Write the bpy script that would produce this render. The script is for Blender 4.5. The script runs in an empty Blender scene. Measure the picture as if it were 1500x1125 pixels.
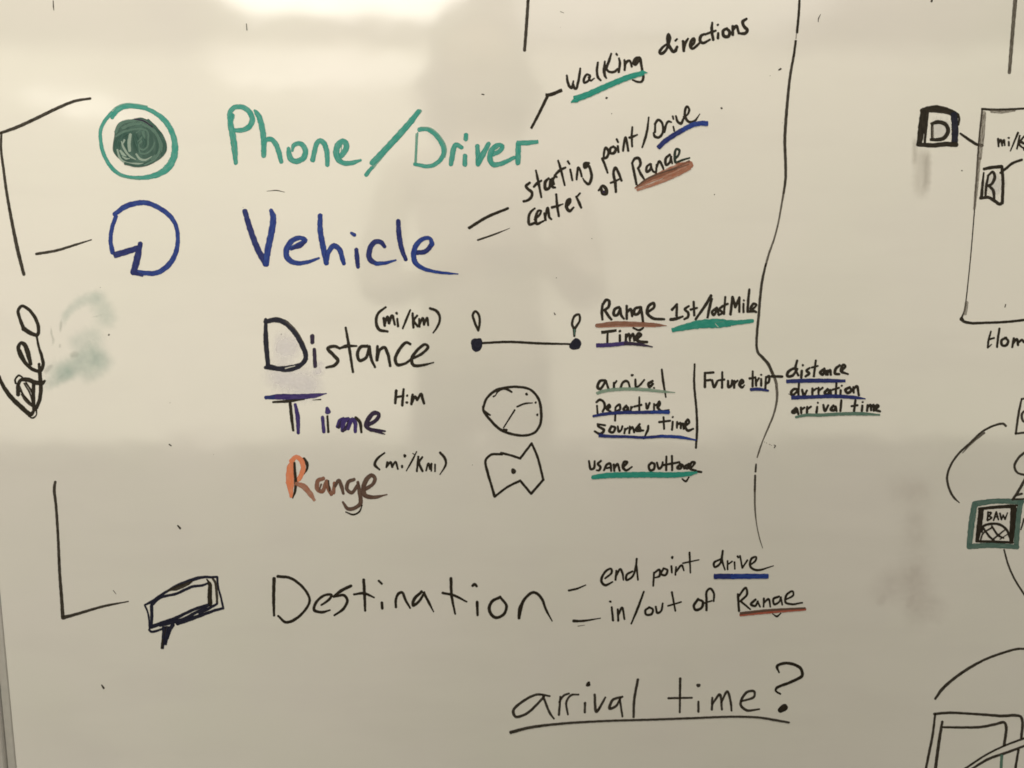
import bpy, bmesh, math, random
from mathutils import Vector, Matrix

sc = bpy.context.scene
COL = sc.collection
random.seed(7)

# ------------------------------------------------------------------ camera
F_PX = 1213.0                      # focal length in photo pixels (photo is 1500 x 1125)
PITCH = math.radians(8.4)          # the phone looks a little down on the upright board
CAM = Vector((0.0, -0.80, 1.20))
cd = bpy.data.cameras.new('camera')
cam = bpy.data.objects.new('camera', cd)
COL.objects.link(cam)
cam.location = CAM
cam.rotation_euler = (math.radians(90) - PITCH, 0, 0)
cd.sensor_width = 36.0
cd.lens = 36.0 * F_PX / 1500.0
cd.clip_start = 0.02
cd.clip_end = 60
sc.camera = cam

# ------------------------------------------------------------------ world, lamps, exposure
w = bpy.data.worlds.new('World')
sc.world = w
w.use_nodes = True
bgn = w.node_tree.nodes['Background']
bgn.inputs['Color'].default_value = (1.0, 0.86, 0.66, 1)
bgn.inputs['Strength'].default_value = 0.015
sc.view_settings.view_transform = 'Standard'
sc.view_settings.look = 'None'
sc.view_settings.exposure = 0.0
sc.view_settings.gamma = 1.0
sc.cycles.use_denoising = True
sc.cycles.filter_width = 1.7
sc.cycles.transparent_max_bounces = 48
sc.cycles.max_bounces = 6

LAMP_COL = (1.0, 0.90, 0.75)
def area_lamp(name, x0, x1, y0, y1, z, radiance, col=LAMP_COL, rot=(0, 0, 0)):
    l = bpy.data.lights.new(name, 'AREA')
    l.shape = 'RECTANGLE'
    l.size = abs(x1 - x0)
    l.size_y = abs(y1 - y0)
    l.energy = radiance * math.pi * l.size * l.size_y
    l.color = col
    o = bpy.data.objects.new(name, l)
    COL.objects.link(o)
    o.location = ((x0 + x1) / 2, (y0 + y1) / 2, z)
    o.rotation_euler = rot
    return o

CEIL = 2.60
def seen_at(px, py, z):
    """point at height z whose mirror image in the board appears at photo pixel px, py"""
    dx, dy, dz = (px - 750.0) / F_PX, 1.0, -(py - 562.5) / F_PX
    c, s = math.cos(PITCH), math.sin(PITCH)
    ry, rz = dy * c + dz * s, -dy * s + dz * c
    t = (z - CAM.z) / rz
    return CAM.x + dx * t, CAM.y * -1 - ry * t
# ceiling troffers: one bank close to the board, more behind the photographer, one of them added
area_lamp('ceiling_light', -1.35, .65, -.58, -.32, CEIL, 25.0)
def troffer(px0, px1, py0, py1, z, radiance):
    x0, y0 = seen_at(px0, py0, z)
    x1, _ = seen_at(px1, py0, z)
    _, y1 = seen_at(px0, py1, z)
    area_lamp('ceiling_light', x0, x1, y0, y1, z, radiance, (1.0, .95, .87))
troffer(250, 680, -70, 30, CEIL, 8.5)
troffer(760, 1300, -70, 50, CEIL, 1.5)  # added lamp that brightens the board's reflection right of the head
troffer(300, 680, 86, 122, 2.3, 2.3)
troffer(0, 130, 134, 176, 2.3, 3.0)
# added lamps standing in for a bright far wall, reaching down to its floor
FAR_Y = -4.4
for nm, x0, x1, rad in (('far_wall_fill', -3.4, -.15, 2.2), ('far_wall_fill', -.15, 3.5, 1.5)):
    o = area_lamp(nm, x0, x1, -1.21, 1.21, 1.27, rad, (1.0, .93, .72), (math.radians(90), 0, 0))
    o.location.y = FAR_Y


# ------------------------------------------------------------------ materials
def new_mat(name):
    m = bpy.data.materials.new(name)
    m.use_nodes = True
    nt = m.node_tree
    for n in list(nt.nodes):
        nt.nodes.remove(n)
    out = nt.nodes.new('ShaderNodeOutputMaterial')
    return m, nt, out

def node(nt, typ, **kw):
    n = nt.nodes.new(typ)
    for k, v in kw.items():
        setattr(n, k, v)
    return n

def math_node(nt, op, a, b=None, clamp=False):
    n = nt.nodes.new('ShaderNodeMath')
    n.operation = op
    n.use_clamp = clamp
    for i, v in enumerate((a, b)):
        if v is None:
            continue
        if isinstance(v, (int, float)):
            n.inputs[i].default_value = v
        else:
            nt.links.new(v, n.inputs[i])
    return n.outputs[0]

def maprange(nt, v, a, b, c, d):
    n = nt.nodes.new('ShaderNodeMapRange')
    n.clamp = True
    nt.links.new(v, n.inputs[0])
    for i, x in enumerate((a, b, c, d)):
        n.inputs[i + 1].default_value = x
    return n.outputs[0]

def mix_col(nt, fac, c1, c2):
    n = nt.nodes.new('ShaderNodeMix')
    n.data_type = 'RGBA'
    if isinstance(fac, (int, float)):
        n.inputs[0].default_value = fac
    else:
        nt.links.new(fac, n.inputs[0])
    for idx, c in ((6, c1), (7, c2)):
        if isinstance(c, (tuple, list)):
            n.inputs[idx].default_value = (*c, 1)
        else:
            nt.links.new(c, n.inputs[idx])
    return n.outputs[2]

def board_material():
    m, nt, out = new_mat('glossy_white_enamel')
    tc = node(nt, 'ShaderNodeTexCoord')
    p = node(nt, 'ShaderNodeBsdfPrincipled')
    n1 = node(nt, 'ShaderNodeTexNoise')
    n1.inputs['Scale'].default_value = 5.0
    n1.inputs['Detail'].default_value = 3
    nt.links.new(tc.outputs['Object'], n1.inputs['Vector'])
    n2 = node(nt, 'ShaderNodeTexNoise')
    n2.inputs['Scale'].default_value = 11.0
    n2.inputs['Detail'].default_value = 4
    nt.links.new(tc.outputs['Object'], n2.inputs['Vector'])
    c = mix_col(nt, maprange(nt, n1.outputs[0], .35, .65, 0, 1), (.80, .785, .765), (.775, .775, .735))
    c = mix_col(nt, maprange(nt, n2.outputs[0], .5, .72, 0, .5), c, (.765, .75, .74))
    # fine wiped-ink dust: very pale grey veil in broad wiping strokes
    mp = node(nt, 'ShaderNodeMapping')
    mp.inputs['Rotation'].default_value = (0, .5, 0)
    mp.inputs['Scale'].default_value = (3, 1, 14)
    nt.links.new(tc.outputs['Object'], mp.inputs['Vector'])
    n3 = node(nt, 'ShaderNodeTexNoise')
    n3.inputs['Scale'].default_value = 1.6
    n3.inputs['Detail'].default_value = 5
    nt.links.new(mp.outputs[0], n3.inputs['Vector'])
    c = mix_col(nt, maprange(nt, n3.outputs[0], .48, .75, 0, .35), c, (.71, .695, .675))
    nt.links.new(c, p.inputs['Base Color'])
    r = maprange(nt, n3.outputs[0], .3, .7, .07, .10)
    nt.links.new(r, p.inputs['Roughness'])
    p.inputs['IOR'].default_value = 1.66
    b = node(nt, 'ShaderNodeBump')
    b.inputs['Strength'].default_value = .05
    b.inputs['Distance'].default_value = .02
    nt.links.new(n1.outputs[0], b.inputs['Height'])
    nt.links.new(b.outputs[0], p.inputs['Normal'])
    nt.links.new(p.outputs[0], out.inputs[0])
    return m

def ink_material(name, col, col2=None, lo=.8, edge=.75, streak=(2.2, 5.0), thr=(.34, .5)):
    """marker ink: streaks run along the stroke, the pigment pools a little at the rims"""
    col2 = col2 or tuple(min(1, c * 1.5 + .012) for c in col)
    m, nt, out = new_mat(name)
    uv = node(nt, 'ShaderNodeUVMap', uv_map='stroke')
    mp = node(nt, 'ShaderNodeMapping')
    mp.inputs['Scale'].default_value = (streak[0], streak[1], 1)
    nt.links.new(uv.outputs[0], mp.inputs['Vector'])
    n = node(nt, 'ShaderNodeTexNoise')
    n.inputs['Scale'].default_value = 1.0
    n.inputs['Detail'].default_value = 3
    nt.links.new(mp.outputs[0], n.inputs['Vector'])
    sep = node(nt, 'ShaderNodeSeparateXYZ')
    nt.links.new(uv.outputs[0], sep.inputs[0])
    v = math_node(nt, 'ABSOLUTE', math_node(nt, 'SUBTRACT', math_node(nt, 'FRACT', sep.outputs[1]), .5))
    rim = maprange(nt, v, .26, .5, 0, 1)
    c = mix_col(nt, maprange(nt, n.outputs[0], .4, .64, 0, 1), col, col2)
    c = mix_col(nt, math_node(nt, 'MULTIPLY', rim, 1 - edge), c, tuple(x * .55 for x in col))
    p = node(nt, 'ShaderNodeBsdfPrincipled')
    nt.links.new(c, p.inputs['Base Color'])
    p.inputs['Roughness'].default_value = .33
    p.inputs['Specular IOR Level'].default_value = .12
    a = maprange(nt, n.outputs[0], thr[0], thr[1], 1.0, lo)
    a = math_node(nt, 'MULTIPLY', a, maprange(nt, v, .43, .5, 1, .45))
    tr = node(nt, 'ShaderNodeBsdfTransparent')
    mx = node(nt, 'ShaderNodeMixShader')
    nt.links.new(a, mx.inputs[0])
    nt.links.new(tr.outputs[0], mx.inputs[1])
    nt.links.new(p.outputs[0], mx.inputs[2])
    nt.links.new(mx.outputs[0], out.inputs[0])
    return m

def smudge_material(name, col, strength, scale=(3, 3)):
    m, nt, out = new_mat(name)
    uv = node(nt, 'ShaderNodeUVMap', uv_map='stroke')
    al = node(nt, 'ShaderNodeUVMap', uv_map='along')
    tc = node(nt, 'ShaderNodeTexCoord')
    n = node(nt, 'ShaderNodeTexNoise')
    n.inputs['Scale'].default_value = 22.0
    n.inputs['Detail'].default_value = 6
    n.inputs['Roughness'].default_value = .6
    mp = node(nt, 'ShaderNodeMapping')
    mp.inputs['Scale'].default_value = (scale[0], 1, scale[1])
    nt.links.new(tc.outputs['Object'], mp.inputs['Vector'])
    nt.links.new(mp.outputs[0], n.inputs['Vector'])
    s1 = node(nt, 'ShaderNodeSeparateXYZ')
    nt.links.new(al.outputs[0], s1.inputs[0])
    def hump(x, inner=.05):
        d = math_node(nt, 'ABSOLUTE', math_node(nt, 'SUBTRACT', x, .5))
        n_ = nt.nodes.new('ShaderNodeMapRange')
        n_.interpolation_type = 'SMOOTHSTEP'
        nt.links.new(d, n_.inputs[0])
        for i, q in enumerate((inner, .5, 1, 0)):
            n_.inputs[i + 1].default_value = q
        return n_.outputs[0]
    a = math_node(nt, 'MULTIPLY', hump(s1.outputs[0], .22), hump(s1.outputs[1]))
    a = math_node(nt, 'MULTIPLY', a, maprange(nt, n.outputs[0], .28, .68, .5, 1))
    a = math_node(nt, 'MULTIPLY', a, strength)
    p = node(nt, 'ShaderNodeBsdfPrincipled')
    p.inputs['Base Color'].default_value = (*col, 1)
    p.inputs['Roughness'].default_value = .3
    tr = node(nt, 'ShaderNodeBsdfTransparent')
    mx = node(nt, 'ShaderNodeMixShader')
    nt.links.new(a, mx.inputs[0])
    nt.links.new(tr.outputs[0], mx.inputs[1])
    nt.links.new(p.outputs[0], mx.inputs[2])
    nt.links.new(mx.outputs[0], out.inputs[0])
    return m

def plain_material(name, col, rough=.5, metal=0.0, noise=.1, scale=40):
    m, nt, out = new_mat(name)
    tc = node(nt, 'ShaderNodeTexCoord')
    n = node(nt, 'ShaderNodeTexNoise')
    n.inputs['Scale'].default_value = scale
    n.inputs['Detail'].default_value = 4
    nt.links.new(tc.outputs['Object'], n.inputs['Vector'])
    p = node(nt, 'ShaderNodeBsdfPrincipled')
    c = mix_col(nt, n.outputs[0], tuple(x * (1 - noise) for x in col), tuple(min(1, x * (1 + noise)) for x in col))
    nt.links.new(c, p.inputs['Base Color'])
    p.inputs['Roughness'].default_value = rough
    p.inputs['Metallic'].default_value = metal
    nt.links.new(p.outputs[0], out.inputs[0])
    return m

INK = {
    'black':  ink_material('black_marker_ink', (.022, .018, .0130), (.040, .033, .024), lo=.95),
    'soft':   ink_material('worn_black_marker_ink', (.030, .024, .018), (.062, .051, .038), lo=.84),
    'thin':   ink_material('fading_black_marker_ink', (.07, .058, .043), (.13, .11, .085), lo=.68),
    'grey':   ink_material('grey_wiped_ink', (.17, .15, .13), (.28, .25, .21), lo=.45),
    'green':  ink_material('green_marker_ink', (.035, .33, .28), (.10, .45, .395), lo=.80, edge=.7),
    'mint':   ink_material('dried_green_marker_ink', (.11, .40, .335), (.24, .52, .44), lo=.55, edge=.55),
    'teal':   ink_material('fresh_green_marker_ink', (.022, .29, .235), (.045, .35, .29), lo=.93, edge=.8),
    'pale':   ink_material('pale_green_grey_ink', (.20, .34, .27), (.33, .44, .36), lo=.7),
    'sage':   ink_material('muddy_green_ink', (.08, .19, .15), (.14, .26, .21), lo=.8),
    'frame':  ink_material('dull_teal_ink', (.075, .155, .135), (.13, .225, .20), lo=.8),
    'blue':   ink_material('blue_marker_ink', (.016, .036, .25), (.034, .085, .36), lo=.92, edge=.7),
    'navy':   ink_material('dark_blue_marker_ink', (.016, .025, .155), (.033, .050, .23), lo=.92),
    'ink':    ink_material('blue_black_marker_ink', (.013, .014, .030), (.026, .027, .050), lo=.93),
    'purple': ink_material('purple_marker_ink', (.045, .028, .16), (.075, .050, .23), lo=.9),
    'plum':   ink_material('dark_purple_marker_ink', (.030, .020, .050), (.052, .036, .085), lo=.92),
    'orange': ink_material('orange_marker_ink', (.80, .245, .115), (.85, .33, .19), lo=.9, edge=.85),
    'rust':   ink_material('rust_brown_marker_ink', (.40, .15, .09), (.52, .27, .19), lo=.7),
    'brown':  ink_material('brown_marker_ink', (.245, .10, .062), (.34, .165, .115), lo=.80),
    'umber':  ink_material('dark_brown_marker_ink', (.105, .060, .046), (.165, .105, .08), lo=.86),
    'bottle': ink_material('bottle_green_black_ink', (.020, .032, .025), (.036, .055, .044), lo=.92),
    'red':    ink_material('red_marker_ink', (.42, .085, .05), (.5, .16, .11), lo=.75),
    'pine':   ink_material('dark_pine_scribble_ink', (.036, .095, .080), (.075, .165, .14), lo=.86),
    'moss':   ink_material('mid_green_scribble_ink', (.125, .24, .20), (.19, .33, .28), lo=.6),
    'ice':    ink_material('scraped_light_green_ink', (.34, .48, .42), (.52, .64, .57), lo=.7),
    'white':  ink_material('scraped_bare_line', (.72, .72, .68), (.78, .78, .74), lo=.8),
    's_green': smudge_material('wiped_green_smear', (.50, .66, .63), .27),
    's_mauve': smudge_material('wiped_mauve_smear', (.50, .43, .41), .068),
    's_grey':  smudge_material('wiped_grey_smear', (.47, .435, .39), .26, (5, 1.2)),
    's_lilac': smudge_material('wiped_lilac_smear', (.86, .84, .95), .5, (2, 2)),
    's_dark':  smudge_material('dark_wiped_smear', (.20, .24, .22), .22),
    's_bare':  smudge_material('bare_rubbed_patch', (.82, .82, .83), .85, (2, 2)),
}

# ------------------------------------------------------------------ board coordinates
def at(px, py):
    """where the sight line of a photo pixel meets the board (plane y = 0): x, z in metres"""
    dx, dy, dz = (px - 750.0) / F_PX, 1.0, -(py - 562.5) / F_PX
    c, s = math.cos(PITCH), math.sin(PITCH)
    ry, rz = dy * c + dz * s, -dy * s + dz * c
    t = -CAM.y / ry
    return CAM.x + dx * t, CAM.z + rz * t

def link(name, bm, mats, parent=None, label=None):
    me = bpy.data.meshes.new(name)
    bm.to_mesh(me)
    bm.free()
    for m in mats:
        me.materials.append(m)
    o = bpy.data.objects.new(name, me)
    COL.objects.link(o)
    if parent is not None:
        o.parent = parent
    if label:
        o['label'] = label
    return o

def add_box(bm, x0, x1, y0, y1, z0, z1, bevel=0.0, mi=0):
    r = bmesh.ops.create_cube(bm, size=1.0)
    vs = r['verts']
    for v in vs:
        v.co = Vector((x0 + (v.co.x + .5) * (x1 - x0), y0 + (v.co.y + .5) * (y1 - y0), z0 + (v.co.z + .5) * (z1 - z0)))
    fs = list({f for v in vs for f in v.link_faces})
    for f in fs:
        f.material_index = mi
    if bevel:
        es = list({e for v in vs for e in v.link_edges})
        bmesh.ops.bevel(bm, geom=es, offset=bevel, segments=3, affect='EDGES', profile=.5)

def smooth_path(pts, step):
    """Catmull-Rom through (x, y, w) points, evenly sampled"""
    if len(pts) == 1:
        return pts
    P = [pts[0]] + list(pts) + [pts[-1]]
    if len(pts) > 2:
        P[0] = tuple(2 * a - b for a, b in zip(pts[0], pts[1]))[:2] + (pts[0][2],)
        P[-1] = tuple(2 * a - b for a, b in zip(pts[-1], pts[-2]))[:2] + (pts[-1][2],)
    out = []
    for i in range(1, len(P) - 2):
        p0, p1, p2, p3 = P[i - 1], P[i], P[i + 1], P[i + 2]
        d = math.hypot(p2[0] - p1[0], p2[1] - p1[1])
        if d < 1e-6:
            continue
        # centripetal tangents
        d01 = max(1e-6, math.hypot(p1[0] - p0[0], p1[1] - p0[1])) ** .5
        d12 = d ** .5
        d23 = max(1e-6, math.hypot(p3[0] - p2[0], p3[1] - p2[1])) ** .5
        m1, m2 = [], []
        for k in range(2):
            a = (p1[k] - p0[k]) / d01 - (p2[k] - p0[k]) / (d01 + d12) + (p2[k] - p1[k]) / d12
            b = (p2[k] - p1[k]) / d12 - (p3[k] - p1[k]) / (d12 + d23) + (p3[k] - p2[k]) / d23
            m1.append(a * d12)
            m2.append(b * d12)
        n = max(2, int(math.ceil(d / step)))
        for j in range(n):
            t = j / n
            h00, h10 = 2 * t**3 - 3 * t**2 + 1, t**3 - 2 * t**2 + t
            h01, h11 = -2 * t**3 + 3 * t**2, t**3 - t**2
            out.append(tuple(h00 * p1[k] + h10 * m1[k] + h01 * p2[k] + h11 * m2[k] for k in range(2))
                       + (p1[2] + (p2[2] - p1[2]) * (t * t * (3 - 2 * t)),))
    out.append(tuple(pts[-1]))
    return out

class Marks:
    """collects marker strokes, given in photo pixels, into one ink film on the board"""
    def __init__(self, lift):
        self.bm = bmesh.new()
        self.uv = self.bm.loops.layers.uv.new('stroke')
        self.al = self.bm.loops.layers.uv.new('along')
        self.mats, self.k, self.lift = [], 0, lift

    def slot(self, colour):
        m = INK[colour]
        if m not in self.mats:
            self.mats.append(m)
        return self.mats.index(m)

    def vert(self, px, py, h):
        x, z = at(px, py)
        return self.bm.verts.new((x, -h, z))

    def face(self, vs, uvs, als, mi):
        try:
            f = self.bm.faces.new(vs)
        except ValueError:
            return
        f.material_index = mi
        f.normal_update()
        flip = f.normal.y > 0
        for l in f.loops:
            i = vs.index(l.vert)
            l[self.uv].uv = uvs[i]
            l[self.al].uv = als[i]
        if flip:
            f.normal_flip()

    def height(self):
        self.k += 1
        return self.lift + self.k * .0000045

    def dot(self, x, y, d, colour):
        mi, h = self.slot(colour), self.height()
        n = 18 if d > 4 else 9
        a0 = random.random() * 6
        ring = []
        for i in range(n):
            a = a0 + i / n * 2 * math.pi
            r = d / 2 * (1 + .10 * math.sin(2 * a + a0) + .07 * math.sin(3 * a - 2 * a0) + random.uniform(-.04, .04))
            ring.append(self.vert(x + r * math.cos(a), y + r * math.sin(a), h))
        c = self.vert(x, y, h)
        v0 = random.randint(1, 40)
        for i in range(n):
            j = (i + 1) % n
            self.face([c, ring[i], ring[j]], [(.5 + v0, v0 + .5), (.5 + v0, v0 + .93), (.6 + v0, v0 + .93)], [(.5, .5), (.5, .9), (.5, .9)], mi)

    def fill(self, pts, colour):
        mi, h = self.slot(colour), self.height()
        P = [(p[0], p[1], 1) for p in pts]
        path = smooth_path(P + [P[0]], 2.0)[:-1]
        cx = sum(p[0] for p in path) / len(path)
        cy = sum(p[1] for p in path) / len(path)
        R = max(math.hypot(p[0] - cx, p[1] - cy) for p in path)
        v0 = random.randint(1, 40)
        rings = []
        for s in (1.0, .9, .6, .3):
            rings.append([self.vert(cx + (p[0] - cx) * s, cy + (p[1] - cy) * s, h) for p in path])
        c = self.vert(cx, cy, h)
        n = len(path)
        vv = (.97, .80, .66, .58)
        def U(i, s):
            return ((cx + (path[i % n][0] - cx) * s) / 22.0, v0 + vv[(1.0, .9, .6, .3).index(s)])
        ss = (1.0, .9, .6, .3)
        for q in range(3):
            for i in range(n):
                j = (i + 1) % n
                self.face([rings[q][i], rings[q][j], rings[q + 1][j], rings[q + 1][i]],
                          [U(i, ss[q]), U(j, ss[q]), U(j, ss[q + 1]), U(i, ss[q + 1])], [(.5, .5)] * 4, mi)
        for i in range(n):
            j = (i + 1) % n
            self.face([rings[3][i], rings[3][j], c], [U(i, .3), U(j, .3), (cx / 22.0, v0 + .5)], [(.5, .5)] * 3, mi)

    def stroke(self, pts, colour, butt=False):
        if len(pts) == 1:
            return self.dot(pts[0][0], pts[0][1], pts[0][2], colour)
        mi, h = self.slot(colour), self.height()
        wav = sum(p[2] for p in pts) / len(pts)
        path = smooth_path(pts, max(1.0, min(3.0, wav * .35)))
        clean = [path[0]]
        for p in path[1:]:
            if math.hypot(p[0] - clean[-1][0], p[1] - clean[-1][1]) > .25:
                clean.append(p)
        path = clean
        n = len(path)
        if n < 2:
            return self.dot(pts[0][0], pts[0][1], pts[0][2], colour)
        L = [0.0]
        for a, b in zip(path, path[1:]):
            L.append(L[-1] + math.hypot(b[0] - a[0], b[1] - a[1]))
        tot = L[-1]
        ph1, ph2, u0, v0 = (random.random() * 6.28 for _ in range(4))
        u0 *= 7
        v0 = int(v0 * 9)
        A, B, C, T = [], [], [], []
        soft = colour.startswith('s_')
        for i, (x, y, wd) in enumerate(path):
            a, b = path[max(0, i - 1)], path[min(n - 1, i + 1)]
            tx, ty = b[0] - a[0], b[1] - a[1]
            q = math.hypot(tx, ty) or 1
            tx, ty = tx / q, ty / q
            r1 = wd / 2 * (1 + .05 * math.sin(L[i] * .55 + ph1) + .04 * math.sin(L[i] * 1.3 + ph2))
            r2 = wd / 2 * (1 + .05 * math.sin(L[i] * .48 + ph2) + .04 * math.sin(L[i] * 1.45 + ph1))
            hh = h + .0000035 * i / n
            A.append(self.vert(x - ty * r1, y + tx * r1, hh))
            B.append(self.vert(x + ty * r2, y - tx * r2, hh))
            C.append(self.vert(x, y, hh))
            T.append((tx, ty, (r1 + r2) / 2, hh))
        us = [u0 + l / 22.0 for l in L]
        al = [l / tot for l in L]
        for i in range(n - 1):
            j = i + 1
            for S, e in ((A, 1.0), (B, 0.0)):
                ev = v0 + (.998 if e else .002)
                self.face([C[i], C[j], S[j], S[i]],
                          [(us[i], v0 + .5), (us[j], v0 + .5), (us[j], ev), (us[i], ev)],
                          [(al[i], .5), (al[j], .5), (al[j], e), (al[i], e)], mi)
        if not soft:
            for i, sg in ((0, -1), (n - 1, 1)):
                tx, ty, r, hh = T[i]
                x, y, _ = path[i]
                k = 6
                reach = r * (.22 if butt else .92)
                prev = A[i]
                for q in range(1, k + 1):
                    t = math.pi * q / k
                    if q == k:
                        cur = B[i]
                    else:
                        cur = self.vert(x - ty * r * math.cos(t) + sg * tx * reach * math.sin(t) * (1 + random.uniform(-.12, .12)),
                                        y + tx * r * math.cos(t) + sg * ty * reach * math.sin(t) * (1 + random.uniform(-.12, .12)), hh)
                    uu = us[i] + sg * r * .8 / 22
                    self.face([C[i], prev, cur], [(us[i], v0 + .5), (uu, v0 + .96), (uu, v0 + .96)], [(al[i], .5)] * 3, mi)
                    prev = cur

def parse(marks, frame, colour, width, text):
    ox, oy, s = frame
    for line in text.strip().splitlines():
        toks = line.split()
        if not toks:
            continue
        col, wd, butt, fill = colour, width, False, False
        segs, cur = [], []
        for t in toks:
            if t[0] == '@':
                col = t[1:]
            elif t == 'b':
                butt = True
            elif t == 'f':
                fill = True
            elif t[0] == 'w':
                wd = float(t[1:])
            elif t == ';':
                segs.append(cur)
                cur = []
            elif t == '|':
                segs.append(cur)
                cur = [cur[-1]]
            else:
                v = [float(q) for q in t.split(',')]
                if len(v) < 3:
                    v.append(wd)
                cur.append((ox + v[0] / s, oy + v[1] / s, v[2] / s if col.startswith('s_') else v[2] / s * 1.07 + (.5 if v[2] / s > 2 else .08)))
        segs.append(cur)
        for g in segs:
            if not g:
                continue
            if fill:
                marks.fill(g, col)
            else:
                marks.stroke(g, col, butt)

def mark(name, label, frame, colour, width, text, parent=None, lift=.00006):
    mk = Marks(lift)
    parse(mk, frame, colour, width, text)
    return link(name, mk.bm, mk.mats, parent or BOARD, label)

# ------------------------------------------------------------------ the board and what it hangs on
XL = at(24, 1119)[0]                 # the board's left edge
XR, ZB, ZT = XL + 2.36, .50, 1.76
BOARD = bpy.data.objects.new('whiteboard', None)
COL.objects.link(BOARD)
BOARD['label'] = 'large glossy whiteboard covered in handwritten route notes and small diagrams'
BOARD['category'] = 'whiteboard'

bm = bmesh.new()
add_box(bm, XL, XR, 0, .012, ZB, ZT)
link('writing_surface', bm, [board_material()], BOARD)

alu = plain_material('brushed_aluminium', (.56, .55, .53), .45, .25, .10, 120)
def trim(x0, x1, z0, z1, upright):
    bm = bmesh.new()
    add_box(bm, x0, x1, -.003, .016, z0, z1, .0022)
    return link('edge_trim', bm, [alu], BOARD)
bm = bmesh.new()
add_box(bm, XL - .0085, XL - .0002, -.0016, .016, ZB - .02, ZT + .02, .0012)
add_box(bm, XL - .021, XL - .0087, -.0065, .016, ZB - .02, ZT + .02, .003)
link('edge_trim', bm, [alu], BOARD)
trim(XR + .0002, XR + .02, ZB - .02, ZT + .02, True)
trim(XL, XR, ZT + .0002, ZT + .02, False)
trim(XL, XR, ZB - .02, ZB - .0002, False)

bm = bmesh.new()
add_box(bm, -4.5, 4.5, .020, .12, 0, 2.7)
wall = link('wall', bm, [plain_material('grey_wall_paint', (.34, .33, .31), .8, 0, .06, 60)])
wall['kind'] = 'structure'

# ------------------------------------------------------------------ everything drawn on the board
def word(label, frame, colour, width, text, **kw):
    return mark('handwritten_word', label, frame, colour, width, text, **kw)
def underline(owner, label, frame, colour, width, text):
    return mark('underline', label, frame, colour, width, text, parent=owner, lift=.00024)

FULL = (0, 0, 1)
# wiped, smeared ink lies lowest
def smudge(label, frame, colour, width, text):
    return mark('ink_smudge', label, frame, colour, width, text, lift=.00002)
S6 = (40, 400, 5.625)
smudge('pale green wiped ink smear beside the word Geo', S6, 's_green', 190, """
160,880,190 330,800,230 500,690,250 680,610,200
@s_green 330,640,240 480,560,280 650,480,220
@s_green 100,820,200 300,800,260 560,700,300 700,600,240
@s_green 420,900,160 600,760,240 690,640,220
@s_green 500,180,200 640,330,260 620,480,240
@s_green 100,960,120 250,880,150 400,790,170
""")
smudge('grey green wiped arc above the green smear', S6, 's_green', 100, """
270,480,70 330,330,110 450,230,140 580,190,150 700,200,120
@s_dark 195,430,22 200,500,26 215,560,34 200,610,22
@s_dark 280,380,24 275,440,38 270,500,20
@s_dark 270,580,32 268,620,26
@s_dark 345,690,60 395,670,80 430,690,50
@s_dark 135,830,60 180,780,60 220,750,30
""")
S5 = (1150, 680, 4.0167)
smudge('mauve grey wiped smear right of the last underlined word', S5, 's_mauve', 200, """
440,780,200 580,740,260 700,660,280 860,640,200
560,140,240 740,170,300 920,180,220
760,100,260 770,400,300 790,700,320 780,1040,240
500,720,260 660,720,320 880,900,280
760,540,160 780,680,220 790,800,240 760,1000,190
680,220,170 760,160,220 860,150,150
760,250,150 770,380,190 780,520,150
900,760,150 900,860,190 860,960,140
530,830,60 570,800,80 600,760,50
730,640,90 770,630,110 800,640,70
720,860,50 740,800,70 760,760,50
""")
smudge('grey vertical smear hanging below the boxed letter D', (1280, 190, 8.0357), 's_grey', 240, """
560,150,260 570,400,290 560,600,290 550,860,230
480,60,90 480,250,90 470,450,90
620,200,140 620,480,140 620,760,120
""")
smudge('lilac rubbed patch under the big word Distance', (370, 440, 5), 's_lilac', 300, """
60,480,250 250,560,330 400,620,330 560,640,200
130,330,250 250,340,300 370,350,200
480,430,100 480,560,120
""")
smudge('bare rubbed patch inside the boxed letter D', (1320, 130, 6.25), 's_bare', 200, "250,360,240 350,370,260 480,360,220")
smudge('bare rubbed patch inside the boxed letter B', (1320, 130, 6.25), 's_bare', 200, """
780,800,240 850,880,260 930,950,240
""")

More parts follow.
